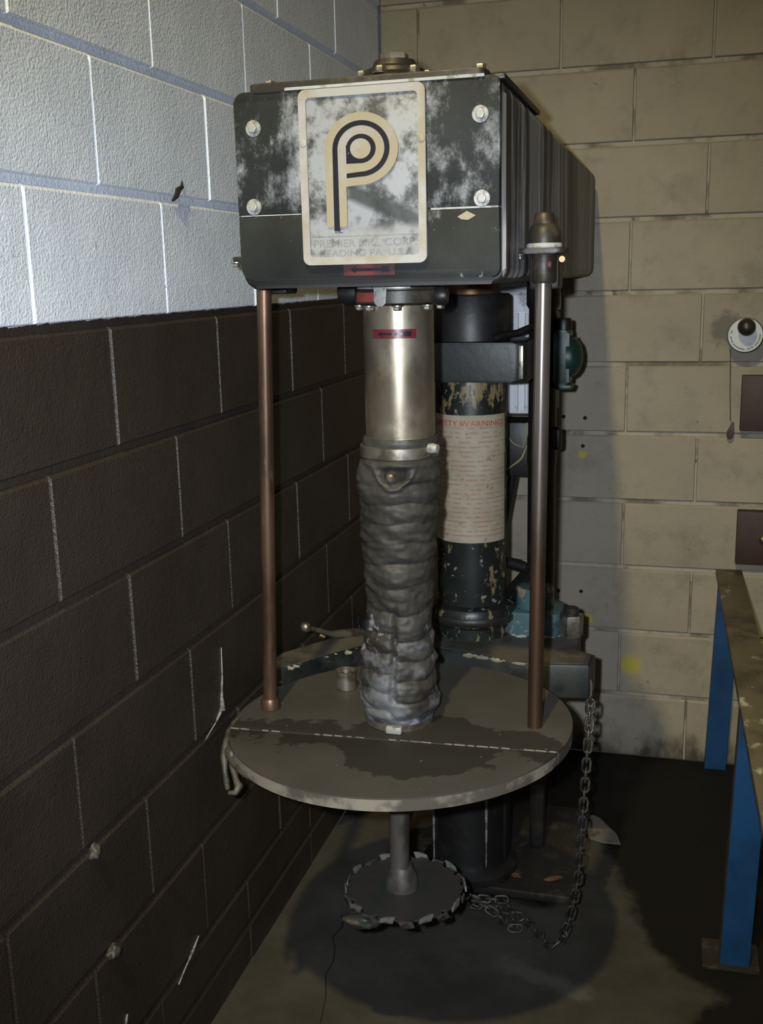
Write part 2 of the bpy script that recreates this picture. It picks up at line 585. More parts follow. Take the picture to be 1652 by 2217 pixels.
def segd(p, a, b):
    ab = (b[0] - a[0], b[1] - a[1])
    t = max(0, min(1, ((p[0] - a[0]) * ab[0] + (p[1] - a[1]) * ab[1]) / (ab[0] ** 2 + ab[1] ** 2 + 1e-12)))
    return math.hypot(p[0] - a[0] - t * ab[0], p[1] - a[1] - t * ab[1])


OIL = [(.12, .02), (2.4, .02), (2.4, -1.9), (.86, -1.6), (.945, -1.22), (.960, -1.19), (1.005, -1.125), (.93, -1.07), (.867, -.985), (.82, -.90), (.805, -.80), (.765, -.70), (.74, -.60), (.70, -.52), (.66, -.60), (.62, -.88), (.30, -.88), (.20, -.80), (.15, -.55)]
nx, ny = 150, 260
X0, X1, Y0, Y1 = 0., 2.4, -4.2, 0.
verts, faces, stain, scuff = [], [], [], []
for j in range(ny + 1):
    for i in range(nx + 1):
        x, y = X0 + (X1 - X0) * i / nx, Y0 + (Y1 - Y0) * j / ny
        verts.append((x, y, 0))
        d = min(segd((x, y), OIL[k], OIL[k - 1]) for k in range(len(OIL))) if -2.2 < y else .3
        d = min(d, .3)
        stain.append(.5 + (d if inside((x, y), OIL) else -d) * 3.2)
        scuff.append(max(0, 1 - segd((x, y), (.55, -1.12), (.72, -1.18)) / .06) * .9)
for j in range(ny):
    for i in range(nx):
        a = j * (nx + 1) + i
        faces.append((a, a + 1, a + nx + 2, a + nx + 1))
fm = D.meshes.new('floor')
fm.from_pydata(verts, [], faces)
for nm, data in (('stain', stain), ('scuff', scuff)):
    at = fm.attributes.new(nm, 'FLOAT', 'POINT')
    at.data.foreach_set('value', data)
floor = part('floor', fm, None, FL, kind='structure')
cr = [(.150, -1.03), (.158, -1.075), (.150, -1.12), (.168, -1.16), (.178, -1.20), (.176, -1.25), (.20, -1.32), (.215, -1.40)]
bm = bmesh.new()
for i in range(len(cr) - 1):
    w = .0022 * (1 - .08 * i)
    (ax, ay), (bx, by) = cr[i], cr[i + 1]
    bm.faces.new([bm.verts.new(p) for p in ((ax - w, ay, .0008), (ax + w, ay, .0008), (bx + w, by, .0008), (bx - w, by, .0008))])
part('crack', fin(bm, 'crack', smooth=False), floor, CRACK_SHADE)

# ------------------------------------------------------------------ block walls
CH, CL, GAP, VGAP, DEP, REC = .2032, .4064, .0120, .0052, .05, .0070


def block_mesh(name, L, Hh):
    """centred on origin, long along x, face at y = 0 looking to -y"""
    bm = bmesh.new()
    hx, hz = L / 2, Hh / 2
    bs, bb, bt, d = .0018, .0030, .0060, .0048      # arris at the sides, bottom and top edge
    P0 = [(-hx, DEP, -hz), (hx, DEP, -hz), (hx, DEP, hz), (-hx, DEP, hz)]
    P1 = [(-hx, d, -hz), (hx, d, -hz), (hx, d, hz), (-hx, d, hz)]
    P2 = [(-hx + bs * .4, d * .4, -hz + bb * .4), (hx - bs * .4, d * .4, -hz + bb * .4), (hx - bs * .4, d * .4, hz - bt * .5), (-hx + bs * .4, d * .4, hz - bt * .5)]
    P3 = [(-hx + bs, 0, -hz + bb), (hx - bs, 0, -hz + bb), (hx - bs, 0, hz - bt), (-hx + bs, 0, hz - bt)]
    R = [[bm.verts.new(p) for p in P] for P in (P0, P1, P2, P3)]
    for k in range(3):
        for i in range(4):
            bm.faces.new((R[k][i], R[k][(i + 1) % 4], R[k + 1][(i + 1) % 4], R[k + 1][i]))
    bm.faces.new(R[3])
    return fin(bm, name, smooth=False)


BM_CACHE = {}


def build_wall(wall, length, top, phase_odd, mat, to_world, rot, split_bottom=False):
    n = int(top / CH) + 1
    rows = []
    for j in range(-1, n - 1):
        z0, z1 = (j + 1) * CH, (j + 2) * CH
        if j == -1 and split_bottom:
            rows += [(j, 0., .095), (j, .095, z1)]
        else:
            rows.append((j, z0, z1))
    for j, z0, z1 in rows:
        s = phase_odd + (0 if j % 2 else CL / 2)
        s -= math.ceil(s / CL) * CL
        while s < length:
            a, b = max(s + VGAP / 2, .001), min(s + CL - VGAP / 2, length)
            if b - a > .03:
                g0 = 0 if z0 == 0 else GAP / 2
                key = (mat.name, round(b - a, 4), round(z1 - z0 - g0, 4))
                if key not in BM_CACHE:
                    BM_CACHE[key] = block_mesh('block', b - a, z1 - z0 - g0 - GAP / 2)
                off = random.uniform(-.0009, .0009)
                part('block', BM_CACHE[key], wall, mat, to_world((a + b) / 2, off, (z0 + g0 + z1 - GAP / 2) / 2), rot)
            s += CL


# left wall: face at x = 0, running in y from 0 towards the camera (s = -y)
LWL, LWT = 3.6, 2.63
wl = part('wall_left', fin(box(-.16, -REC, -LWL, .16, 0, LWT), 'wall_left', smooth=False), None, WL, kind='structure')
build_wall(wl, LWL, LWT, 1.6497 % CL, WL, lambda s, o, z: (o, -s, z), (0, 0, PI / 2), True)
MORTAR = layered('back_wall_mortar', (.36, .33, .28, 1), [((.16, .14, .11, 1), 7, .45, .62), ((.08, .07, .055, 1), 20, .6, .72)], .8, 0, (80, .002), .2, 'World')
wb = part('wall_back', fin(box(.0, 2.4, REC, .16, 0, LWT), 'wall_back', smooth=False), None, MORTAR, kind='structure')
build_wall(wb, 2.4, LWT, .5186 % CL, WB, lambda s, o, z: (s, o, z), (0, 0, 0))
# drilled holes in the back wall
hole = fin(lathe([(.0058, 0), (.0058, .0008)], n=14, axis='y'), 'anchor_hole')
for x, z in ((.604, 1.061), (.541, 1.064), (.599, .977), (.532, .981), (.602, .526), (.533, .524), (.602, .456)):
    part('anchor_hole', hole, wb, CRACK_SHADE, (x, -.0012, z))
# mortar lumps and drips on the left wall


def lump(name, c, s, seed, n=14):
    bm = bmesh.new()
    bmesh.ops.create_icosphere(bm, subdivisions=3, radius=1)
    for v in bm.verts:
        k = 1 + .55 * mnoise.noise(v.co * 1.7 + Vector((seed, seed * .7, 0)))
        v.co = Vector((c[0] + v.co.x * s[0] * k, c[1] + v.co.y * s[1] * k, c[2] + v.co.z * s[2] * k))
    return fin(bm, name, 80)


part('mortar_lump', lump('mortar_lump', (.004, -1.829, .600), (.009, .010, .014), 1), wl, GUNK)
part('mortar_lump', lump('mortar_lump', (.005, -1.800, .402), (.010, .016, .012), 5), wl, GUNK)
part('dirt_tuft', fin(tube([(.001, -1.36, 1.659), (.006, -1.372, 1.648), (.004, -1.384, 1.642), (.007, -1.40, 1.630), (.003, -1.408, 1.622)], [.001, .003, .005, .004, .002], 8), 'dirt_tuft', 60), wl, CRACK_SHADE)
part('pale_drip', fin(tube([(.001, -1.31, .76), (.0015, -1.314, .70), (.0015, -1.322, .66), (.003, -1.326, .632)], [.0012, .0016, .003, .007], 8), 'pale_drip', 60), wl, LINT)
part('pale_drip', fin(tube([(.002, -1.326, .634), (.002, -1.36, .618), (.002, -1.41, .604)], [.004, .0015, .001], 8), 'pale_drip', 60), wl, LINT)
part('pale_drip', fin(tube([(.001, -1.49, .225), (.002, -1.52, .212), (.0015, -1.55, .200), (.002, -1.585, .185)], [.0012, .003, .0014, .0018], 8), 'pale_drip', 60), wl, LINT)
part('pale_drip', fin(tube([(.001, -1.77, .26), (.002, -1.79, .22), (.002, -1.80, .17)], [.002, .005, .003], 8), 'pale_drip', 60), wl, LINT)

# ------------------------------------------------------------------ the mixer
mx = thing('industrial_mixer', 'tall dark industrial mixer with round lid, rubber boot and toothed blade beside left wall', 'mixer', (.41, -.77, 0))
P = lambda *a, **k: part(*a, **k)
CXC, CYC = .411, -.77                       # column axis
SX = lambda z: .399 + .0194 * (z - .34)     # spindle axis leans a little
SY = -1.44

# base
P('base_plate', fin(box(.20, .675, -.865, -.42, 0, .022, .004), 'base_plate'), mx, DARKMETAL)
bm = lathe([(.118, .022), (.118, .04), (.098, .055), (.094, .07), (.094, .56), (.10, .575), (.10, .585)], (.403, CYC, 0), 56)
P('base_column', fin(bm, 'base_column'), mx, BLACK)
for x_, y_, z0_, z1_ in ((.322, -.825, .03, .30), (.458, -.847, .06, .34)):  # two thin pale upright strips on the base column
    P('pale_streak', fin(tube([(x_, y_, z1_), (x_ + .001, y_ - .001, (z0_ + z1_) / 2), (x_, y_, z0_)], [.0022, .0036, .0012], 8), 'pale_streak', 60), mx, LINT)
bm = box(.480, .5, -.80, -.72, .022, .56, .003)
P('side_rib', fin(bm, 'side_rib'), mx, BLACK)
bm = box(.538, .575, -.66, -.62, .022, .59, .004)
P('side_post', fin(bm, 'side_post'), mx, BLACK)
# column
bm = lathe([(.0925, .585), (.0945, .60), (.092, .675), (.102, .682), (.104, .69), (.104, .712), (.098, .722), (.0818, .728), (.0815, 1.25), (.0815, 1.345)], (CXC, CYC, 0), 64)
P('column', fin(bm, 'column'), mx, COLUMN)
P('column_flange', fin(lathe([(.1055, .686), (.108, .690), (.108, .70), (.1055, .704)], (CXC, CYC, 0), 56), 'column_flange'), mx, DARKMETAL)
P('upper_sleeve', fin(lathe([(.083, 1.335), (.0895, 1.34), (.0895, 1.436), (.086, 1.441)], (CXC, CYC, 0), 56), 'upper_sleeve'), mx, BLACK)
P('bronze_collar', fin(lathe([(.058, 1.43), (.0605, 1.442), (.0605, 1.475)], (CXC, CYC, 0), 48), 'bronze_collar'), mx, BRONZE)
bm = prism(rrect(.322, .552, -.872, -.66, .03), 'z', 1.252, 1.338, .004)
cl = P('column_clamp', fin(bm, 'column_clamp'), mx, layered('clamp_black_paint', (.010, .011, .0105, 1), [((.022, .022, .019, 1), 9, .45, .65), ((.17, .13, .07, 1), 70, .70, .73)], .45, 0, (60, .0008)))
P('clamp_seam', fin(box(.535, .545, -.8745, -.8715, 1.26, 1.332, .001), 'clamp_seam'), cl, STEEL)
# warning label wrapped on the column
A0 = math.atan2(CAM.y - CYC, CAM.x - CXC)
RL = .0825
bm = bmesh.new()
n = 40
rows = [.882 + (1.176 - .882) * k / 10 for k in range(11)]
g = []
for z in rows:
    g.append([bm.verts.new((CXC + RL * math.cos(A0 + math.radians(-100 + 166 * i / n)), CYC + RL * math.sin(A0 + math.radians(-100 + 166 * i / n)), z)) for i in range(n + 1)])
for k in range(10):
    for i in range(n):
        bm.faces.new((g[k][i], g[k][i + 1], g[k + 1][i + 1], g[k + 1][i]))
lab = P('warning_label', fin(bm, 'warning_label', 80), mx, LABEL, label='aged cream safety label with red print wrapped round the column')


def wrap(me, r, a_left, z0):
    return remap(me, lambda c: (CXC + (r + c.z) * math.cos(a_left + c.x / r), CYC + (r + c.z) * math.sin(a_left + c.x / r), z0 + c.y))


wt = text_mesh('SAFETY WARNINGS', math.radians(130) * RL, .0125, .0004)
P('red_lettering', wrap(wt, RL + .0004, A0 + math.radians(-70), 1.1515), lab, REDTEXT)
# hydraulic pipe behind the column, its teal foot and green pump
P('hydraulic_cylinder', fin(lathe([(.034, .70), (.034, 1.02), (.036, 1.03), (.036, 1.09), (.034, 1.10), (.034, 1.40), (.040, 1.41), (.040, 1.475)], (.553, -.60, 0), 40), 'hydraulic_cylinder'), mx, BLACK)
P('cylinder_lug', fin(box(.575, .602, -.625, -.60, 1.065, 1.12, .008, 3), 'cylinder_lug'), mx, BLACK)
bm = prism(rrect(.495, .622, -.80, -.68, .018), 'z', .65, .706, .003)
tf = P('teal_foot', fin(bm, 'teal_foot'), mx, TEAL, label='teal painted cylinder foot with chipped corners')
bm = lathe([(.045, .704), (.045, .748), (.04, .754)], (.558, -.735, 0), 36)
P('teal_boss', fin(bm, 'teal_boss'), tf, TEAL)
for x in (.522, .593):
    P('cap_screw', fin(lathe([(.0085, .748), (.0085, .757), (.007, .759)], (x, -.756, 0), 16), 'cap_screw'), tf, STEEL)
bm = bmesh.new()
for k in range(46):
    a = random.uniform(0, 2 * PI)
    x, y = .555 + math.cos(a) * .074 * random.uniform(.86, 1.05), -.74 + math.sin(a) * .072 * random.uniform(.9, 1.05)
    if x < .642 and -.88 < y:
        s = random.uniform(.006, .013)
        lm = bmesh.new()
        bmesh.ops.create_icosphere(lm, subdivisions=1, radius=1)
        for v in lm.verts:
            v.co = Vector((x + v.co.x * s * 1.5, y + v.co.y * s, .651 + v.co.z * s * .35))
        join(lm, bm)
P('spilt_powder', fin(bm, 'spilt_powder', 80), mx, POWDER, kind='stuff')
hx = [(.647 + .029 * math.cos(PI / 3 * k + .3), -.77 + .029 * math.sin(PI / 3 * k + .3)) for k in range(6)]
nb = P('clamp_nut', fin(prism(hx, 'z', .648, .702, .003), 'clamp_nut'), mx, STEEL, label='large bare steel hex nut')
P('nut_stud', fin(lathe([(.018, .70), (.018, .714), (.015, .718)], (.647, -.77, 0), 20), 'nut_stud'), nb, DARKMETAL)
# pump at the right of the cylinder
bm = prism(rrect(.583, .620, 1.222, 1.352, .008), 'y', -.645, -.565, .006)
pb = P('green_pump', fin(bm, 'green_pump'), mx, GREEN, label='green painted hydraulic pump body')
P('pump_dome', fin(lathe([(.048, .0), (.048, .012), (.044, .020), (.030, .031), (.012, .036)], (.612, -.605, 1.288), 36, axis='x'), 'pump_dome'), pb, GREEN)
P('pump_cap', fin(lathe([(.019, 1.350), (.019, 1.372), (.016, 1.378)], (.602, -.605, 0), 28), 'pump_cap'), pb, BLACK, label='black filler cap')
P('pump_port', fin(lathe([(.008, 0), (.008, .014)], (.618, -.61, 1.33), 16, axis='x'), 'pump_port'), pb, BLACK)
P('pump_foot', fin(box(.588, .626, -.64, -.58, 1.212, 1.224, .003), 'pump_foot'), pb, GREEN)
# grey motor with cooling fins behind the column
MXc, MYc = .468, -.36
mo = P('motor', fin(lathe([(.072, 1.125), (.084, 1.13), (.084, 1.42), (.06, 1.45), (.06, 1.475)], (MXc, MYc, 0), 48), 'motor'), mx, GREYFIN, label='pale grey finned electric motor')
fm_ = fin(box(.082, .098, -.0035, .0035, 1.135, 1.385, .001, 1), 'cooling_fin')
for k in range(24):
    P('cooling_fin', fm_, mo, GREYFIN, (MXc, MYc, 0), (0, 0, 2 * PI * k / 24))
P('motor_band', fin(lathe([(.0985, 1.39), (.0995, 1.40), (.0995, 1.42), (.0985, 1.43)], (MXc, MYc, 0), 48), 'motor_band'), mo, GREYFIN)
# dark terminal box with loose yellowed wires
tb = P('terminal_box', fin(box(.40, .515, -.40, -.28, .955, 1.10, .004), 'terminal_box'), mx, BLACK)
P('yellow_wire', fin(tube([(.440, -.402, 1.06), (.456, -.415, 1.045), (.480, -.41, 1.035), (.487, -.403, 1.075), (.488, -.402, 1.10)], .0018, 8), 'yellow_wire', 60), tb, WIRE)
P('yellow_wire', fin(tube([(.489, -.405, 1.04), (.478, -.412, 1.01), (.470, -.412, 1.00), (.435, -.404, .973)], [.0018, .003, .003, .0015], 8), 'yellow_wire', 60), tb, WIRE)
P('brace', fin(tube([(.445, -.34, .96), (.432, -.42, .84), (.43, -.5, .78), (.45, -.68, .76)], .013, 12), 'brace', 60), mx, BLACK)
P('stop_knob', fin(tube([(.485, -.72, .806), (.512, -.705, .796), (.526, -.70, .790), (.529, -.70, .789)], [.013, .014, .0135, .010], 20), 'stop_knob', 50), mx, BLACK)
P('hose', fin(tube([(.475, -.84, 1.345), (.492, -.83, 1.352), (.515, -.76, 1.352), (.528, -.70, 1.358), (.535, -.64, 1.36)], .0085, 12), 'hose', 60), mx, BLACK)
P('cylinder_foot_link', fin(tube([(.50, -.72, .725), (.52, -.68, .745), (.545, -.62, .77)], .022, 14), 'cylinder_foot_link', 60), mx, BLACK)
# vessel clamp yoke: broad crescent on the column, arms reaching forward
front = [(.018, -1.135), (.055, -1.112), (.12, -1.02), (.192, -.932), (.26, -.915), (.33, -.916), (.44, -.937), (.54, -.968), (.62, -.972), (.704, -.958)]
back = [(.707, -.885), (.672, -.868), (.665, -.72), (.60, -.655), (.22, -.655), (.16, -.78), (.10, -.90), (.02, -1.03), (.012, -1.08)]
yk = P('vessel_yoke', fin(prism(front + back, 'z', .570, .648, .004), 'vessel_yoke'), mx, YOKE)
P('yoke_deck', fin(prism([(x * .992 + .003, y + .006 if y < -.9 else y - .004) for x, y in front + back], 'z', .645, .6492), 'yoke_deck'), yk, YOKETOP)
bm = bmesh.new()
for sgm in (front[3:1:-1] + [front[1]], front[6:8] + [(.565, -.97)]):
    pts = []
    for k in range(len(sgm) - 1):
        for t in range(8):
            pts.append(Vector((*sgm[k], 0)).lerp(Vector((*sgm[k + 1], 0)), t / 8))
    for p in pts:
        if random.random() < .3:
            continue
        s = random.uniform(.002, .011)
        p = p + Vector((random.uniform(-.006, .006), 0, 0))
        lm = bmesh.new()
        bmesh.ops.create_icosphere(lm, subdivisions=1, radius=1)
        for v in lm.verts:
            v.co = Vector((p.x + v.co.x * s * 1.6, p.y - .0005 + v.co.y * .0022, .6475 - s * .45 + v.co.z * s * .55))
        join(lm, bm)
P('chipped_paint', fin(bm, 'chipped_paint', 60), yk, CHIP, kind='stuff')
hk = prism([(-.965, .648), (-.965, .60), (-.955, .575), (-.90, .572), (-.89, .60), (-.89, .648)], 'x', .704, .713, .002)
P('chain_hook_plate', fin(hk, 'chain_hook_plate'), yk, DARKMETAL)
P('chain_hook', fin(tube([(.708, -.961, .628), (.711, -.963, .605), (.711, -.9645, .582), (.711, -.969, .571), (.711, -.977, .568), (.711, -.985, .571), (.711, -.989, .580), (.711, -.990, .590)], .0033, 10), 'chain_hook', 60), yk, STEEL)
# lever with a ball end at the left
lv = P('lock_lever', fin(tube([(.065, -.98, .697), (.085, -.955, .683), (.105, -.93, .668), (.14, -.88, .655), (.16, -.86, .65)], [.006, .006, .0075, .012, .013], 14), 'lock_lever', 60), mx, STEEL)
bm = bmesh.new()
bmesh.ops.create_uvsphere(bm, u_segments=20, v_segments=14, radius=.013, matrix=Matrix.Translation((.063, -.982, .699)))
P('ball_grip', fin(bm, 'ball_grip', 80), lv, STEEL)
P('lever_pin', fin(tube([(.088, -.955, .672), (.100, -.955, .668)], [.006, .005], 12), 'lever_pin', 60), lv, BRASS)
P('lever_boss', fin(lathe([(.028, .646), (.030, .65), (.030, .675), (.024, .682)], (.17, -.83, 0), 28), 'lever_boss'), mx, COLUMN)

# ---- head housing
bm = prism(rrect(.213, .624, 1.470, 1.753, .022), 'y', -1.604, -.06, .006)
hd = P('head_housing', fin(bm, 'head_housing', 50), mx, SIDE)
XA, XB, ZS = .217, .6175, 1.5785


def corner(cx, cz, r, a0, a1, n=6):
    return [(cx + r * math.cos(math.radians(a0 + (a1 - a0) * i / n)), cz + r * math.sin(math.radians(a0 + (a1 - a0) * i / n))) for i in range(n + 1)]


up = [(XA, ZS + .0008), (XB, ZS + .0008)] + corner(XB - .012, 1.755 - .012, .012, 0, 90) + corner(XA + .016, 1.755 - .016, .016, 90, 180)
dn = [(XB, ZS - .0008), (XA, ZS - .0008)] + corner(XA + .02, 1.482 + .02, .02, 180, 270) + corner(XB - .012, 1.48 + .012, .012, 270, 360)
P('upper_cover', fin(prism(up, 'y', -1.620, -1.6035, .0015), 'upper_cover'), mx, COVER)
P('lower_cover', fin(prism(dn, 'y', -1.6195, -1.6035, .0015), 'lower_cover'), mx, COVER)
P('cover_edge', fin(box(.517, XB - .002, -1.6206, -1.6190, ZS - .0016, ZS + .0010), 'cover_edge'), mx, POWDER)
P('cover_edge', fin(box(XA + .004, .318, -1.6204, -1.6190, ZS - .0010, ZS + .0004), 'cover_edge'), mx, POWDER)
hb = hexbolt_mesh('cover_bolt', .0072, .006, .0120)
for x, z in ((.2475, 1.7035), (.243, 1.591), (.590, 1.704), (.592, 1.590)):
    P('cover_bolt', hb, mx, BOLT, (x, -1.6198, z), (PI / 2, 0, 0))
tp = P('top_plate', fin(prism(rrect(.243, .596, -1.622, -1.25, .01), 'z', 1.7525, 1.7655, .002), 'top_plate'), mx, DARKMETAL)
P('top_plate_edge', fin(box(.30, .596, -1.6232, -1.6215, 1.7530, 1.7570), 'top_plate_edge'), tp, POWDER)
hb2 = hexbolt_mesh('top_bolt', .0085, .009, .013)
for x, y in ((.258, -1.57), (.583, -1.58), (.258, -1.29), (.583, -1.29)):
    P('top_bolt', hb2, tp, STEEL, (x, y, 1.7655))
bm = lathe([(.062, 1.7655), (.062, 1.788), (.056, 1.793), (.049, 1.796), (.047, 1.802), (.036, 1.807), (.032, 1.816)], (.4195, SY, 0), 44)
bc = P('bearing_cap', fin(bm, 'bearing_cap'), mx, DARKMETAL)
for k in range(6):
    a = 2 * PI * k / 6 + .35
    P('cap_bolt', hb2, bc, STEEL, (.4195 + .052 * math.cos(a), SY + .052 * math.sin(a), 1.7905))
hx = [(.4195 + .023 * math.cos(PI / 3 * k + .5), SY + .023 * math.sin(PI / 3 * k + .5)) for k in range(6)]
P('drawbar_nut', fin(prism(hx, 'z', 1.8155, 1.827, .002), 'drawbar_nut'), bc, STEEL, label='pale hex nut on top of the bearing cap')
P('belt_guard_edge', fin(box(.598, .622, -1.60, -1.22, 1.7515, 1.760, .003), 'belt_guard_edge'), mx, BLACK)
P('rust_chip', fin(prism([(.556, 1.566), (.570, 1.5735), (.583, 1.567), (.572, 1.561), (.562, 1.562)], 'y', -1.6205, -1.6194), 'rust_chip'), mx, TAN)
# ---- nameplate
YP = -1.6195
NX0, NX1, NZ0, NZ1 = .3225, .5125, 1.503, 1.751
np_ = P('nameplate', fin(prism(rrect(NX0, NX1, NZ0, NZ1, .011), 'y', -1.6265, YP, .001), 'nameplate'), mx, FIELD, label='rectangular cast nameplate smeared with white powder')


def loop_prism(outer, inner, y0, y1):
    bm = bmesh.new()
    n = len(outer)
    V = [[bm.verts.new((p[0], y, p[1])) for p in L] for L, y in ((outer, y0), (inner, y0), (outer, y1), (inner, y1))]
    for i in range(n):
        j = (i + 1) % n
        bm.faces.new((V[0][i], V[0][j], V[1][j], V[1][i]))
        bm.faces.new((V[0][i], V[2][i], V[2][j], V[0][j]))
        bm.faces.new((V[1][i], V[1][j], V[3][j], V[3][i]))
        bm.faces.new((V[2][i], V[3][i], V[3][j], V[2][j]))
    return bm


FRW = .0115
P('plate_frame', fin(loop_prism(rrect(NX0, NX1, NZ0, NZ1, .011), rrect(NX0 + FRW, NX1 - FRW, NZ0 + FRW, NZ1 - FRW, .006), -1.6300, -1.6262), 'plate_frame', 40), np_, FRAMEM, label='raised tan border')
P('plate_rule', fin(box(NX0 + FRW, NX1 - FRW, -1.6272, -1.6262, 1.5435, 1.5447), 'plate_rule'), np_, LETTER)
for x, z in ((NX0 + .0058, 1.677), (NX1 - .0062, 1.675)):
    P('rivet', fin(lathe([(.0056, 0), (.0056, .0012), (.004, .0022), (.0015, .0026)], (x, -1.6298, z), 20, axis='y'), 'rivet'), np_, FRAMEM)
# the P emblem: plan units from the plate photograph, mapped onto the plate
KX, KZ = (NX1 - NX0) / 1320., (NZ1 - NZ0) / 1960.
PX = lambda u, v: (NX0 + (u - 55) * KX, NZ1 - (v - 32) * KZ * 1.005)


def arc(c, r, a0, a1, n=40):
    return [PX(c[0] + r * math.cos(math.radians(a0 + (a1 - a0) * i / n)), c[1] - r * 1.02 * math.sin(math.radians(a0 + (a1 - a0) * i / n))) for i in range(n + 1)]


C0 = (708, 703)
outl = [PX(328, 1555)] + arc(C0, 388, 180, -90) + [PX(545, 1112), PX(545, 1555)]
P('emblem_body', fin(prism(outl, 'y', -1.6300, -1.6262), 'emblem_body', 40), np_, TAN, label='tan raised letter P emblem')
o_ = [PX(404, 1600)] + arc(C0, 300, 180, -90) + [PX(552, 1020)]
i_ = [PX(464, 1600)] + arc(C0, 246, 180, -90) + [PX(552, 968)]
bm = bmesh.new()
for ya in (-1.6304, -1.6290):
    pass
va = [bm.verts.new((p[0], -1.6304, p[1])) for p in o_]
vb = [bm.verts.new((p[0], -1.6304, p[1])) for p in i_]
vc = [bm.verts.new((p[0], -1.6290, p[1])) for p in o_]
vd = [bm.verts.new((p[0], -1.6290, p[1])) for p in i_]
for k in range(len(o_) - 1):
    bm.faces.new((va[k], va[k + 1], vb[k + 1], vb[k]))
    bm.faces.new((va[k], vc[k], vc[k + 1], va[k + 1]))
    bm.faces.new((vb[k], vb[k + 1], vd[k + 1], vd[k]))
P('emblem_stripe', fin(bm, 'emblem_stripe', 40), np_, INK, label='black inlaid stripe')
ey = arc(C0, 156, 165, -90, 30) + [PX(552, 862), PX(552, 660)]
P('emblem_eye', fin(prism(ey, 'y', -1.6303, -1.6290), 'emblem_eye', 40), np_, INK, label='black inlaid ring')
P('emblem_dot', fin(prism(arc((705, 703), 108, 0, 350, 35), 'y', -1.6310, -1.6290), 'emblem_dot', 40), np_, TAN)
for body, x0, x1, z0, h in (('PREMIER MILL CORP.', NX0 + .0165, NX1 - .0155, 1.5292, .0105), ('READING PA. U.S.A.', NX0 + .026, NX1 - .0185, 1.5150, .0098)):
    me = text_mesh(body, x1 - x0, h, .0014)
    remap(me, lambda c: (x0 + c.x, -1.6262 - c.z, z0 + c.y))
    P('raised_lettering', me, np_, LETTER)
me = text_mesh('INC', .012, .0065, .0006)
remap(me, lambda c: (PX(405, 0)[0] + c.x, -1.6262 - c.z, PX(0, 1625)[1] + c.y))
P('small_lettering', me, np_, INK)


def arrow_sticker(x0, x1, z0, z1, y, surf, mred, dirn=1, name='warning_sticker'):
    """flat red sticker with a black arrow; surf(x, depth) gives the y of the surface"""
    bm = bmesh.new()
    n = 12
    V = [[bm.verts.new((x0 + (x1 - x0) * i / n, surf(x0 + (x1 - x0) * i / n) - .0004, z)) for i in range(n + 1)] for z in (z0, z1)]
    for i in range(n):
        bm.faces.new((V[0][i], V[0][i + 1], V[1][i + 1], V[1][i]))
    s = P(name, fin(bm, name, 80), mx, mred, label='red sticker with a black arrow')
    bm = bmesh.new()
    w, h = x1 - x0, z1 - z0
    zc = (z0 + z1) / 2
    for a, b, ha, hb in ((.12, .24, 0, .30), (.24, .72, .12, .12), (.72, .76, .12, .26), (.76, .9, .26, .26)):
        m = 4
        for i in range(m):
            xa, xb = x0 + w * (a + (b - a) * i / m), x0 + w * (a + (b - a) * (i + 1) / m)
            h0, h1 = h * (ha + (hb - ha) * i / m), h * (ha + (hb - ha) * (i + 1) / m)
            bm.faces.new([bm.verts.new(q) for q in ((xa, surf(xa) - .0008, zc - h0 - 1e-5), (xb, surf(xb) - .0008, zc - h1), (xb, surf(xb) - .0008, zc + h1), (xa, surf(xa) - .0008, zc + h0 + 1e-5))])
    P('black_arrow', fin(bm, 'black_arrow', smooth=False), s, INK)


arrow_sticker(.382, .461, 1.4865, 1.5035, 0, lambda x: -1.6197, RED, name='red_sticker')

# ---- flange, spindle housing, boot
ZT = 1.47
bm = lathe([(.066, 1.438), (.0735, 1.442), (.0735, 1.461), (.070, 1.463), (.070, 1.475)], (SX(1.455), SY, 0), 56)
fl = P('head_flange', fin(bm, 'head_flange'), mx, DARKMETAL)
hb3 = hexbolt_mesh('flange_bolt', .007, .006, .0095)
for k in range(8):
    a = 2 * PI * k / 8 + .2
    P('flange_bolt', hb3, fl, STEEL, (SX(1.455) + .067 * math.cos(a), SY + .067 * math.sin(a), 1.4385), (PI, 0, 0))
sx = SX(1.455)
surf = lambda x: SY - math.sqrt(max(1e-6, .0738 ** 2 - (x - sx) ** 2))
for a0, a1, z0, z1, mt, nm in ((-148, -106, 1.4445, 1.459, REDORANGE, 'flange_sticker'), (-142, -62, 1.4655, 1.4695, BOLT, 'flange_clip_rim')):
    bm = bmesh.new()
    r = .0742 if nm == 'flange_sticker' else .0752
    V = [[bm.verts.new((sx + r * math.cos(math.radians(a0 + (a1 - a0) * i / 16)), SY + r * math.sin(math.radians(a0 + (a1 - a0) * i / 16)), z)) for i in range(17)] for z in (z0, z1)]
    V2 = [[bm.verts.new((sx + .069 * math.cos(math.radians(a0 + (a1 - a0) * i / 16)), SY + .069 * math.sin(math.radians(a0 + (a1 - a0) * i / 16)), z)) for i in range(17)] for z in (z0, z1)]
    for i in range(16):
        bm.faces.new((V[0][i], V[0][i + 1], V[1][i + 1], V[1][i]))
        bm.faces.new((V[0][i], V2[0][i], V2[0][i + 1], V[0][i + 1]))
        bm.faces.new((V[1][i], V[1][i + 1], V2[1][i + 1], V2[1][i]))
    P(nm, fin(bm, nm, 80), fl, mt)
ca = math.radians(-99)
cp = (sx + .0765 * math.cos(ca), SY + .0765 * math.sin(ca))
bm = prism([(-.0105, .029), (-.011, .010), (-.009, .004), (-.004, 0), (.004, 0), (.0095, .005), (.010, .012), (.0115, .029)], 'y', -.0012, .0012, .0004)
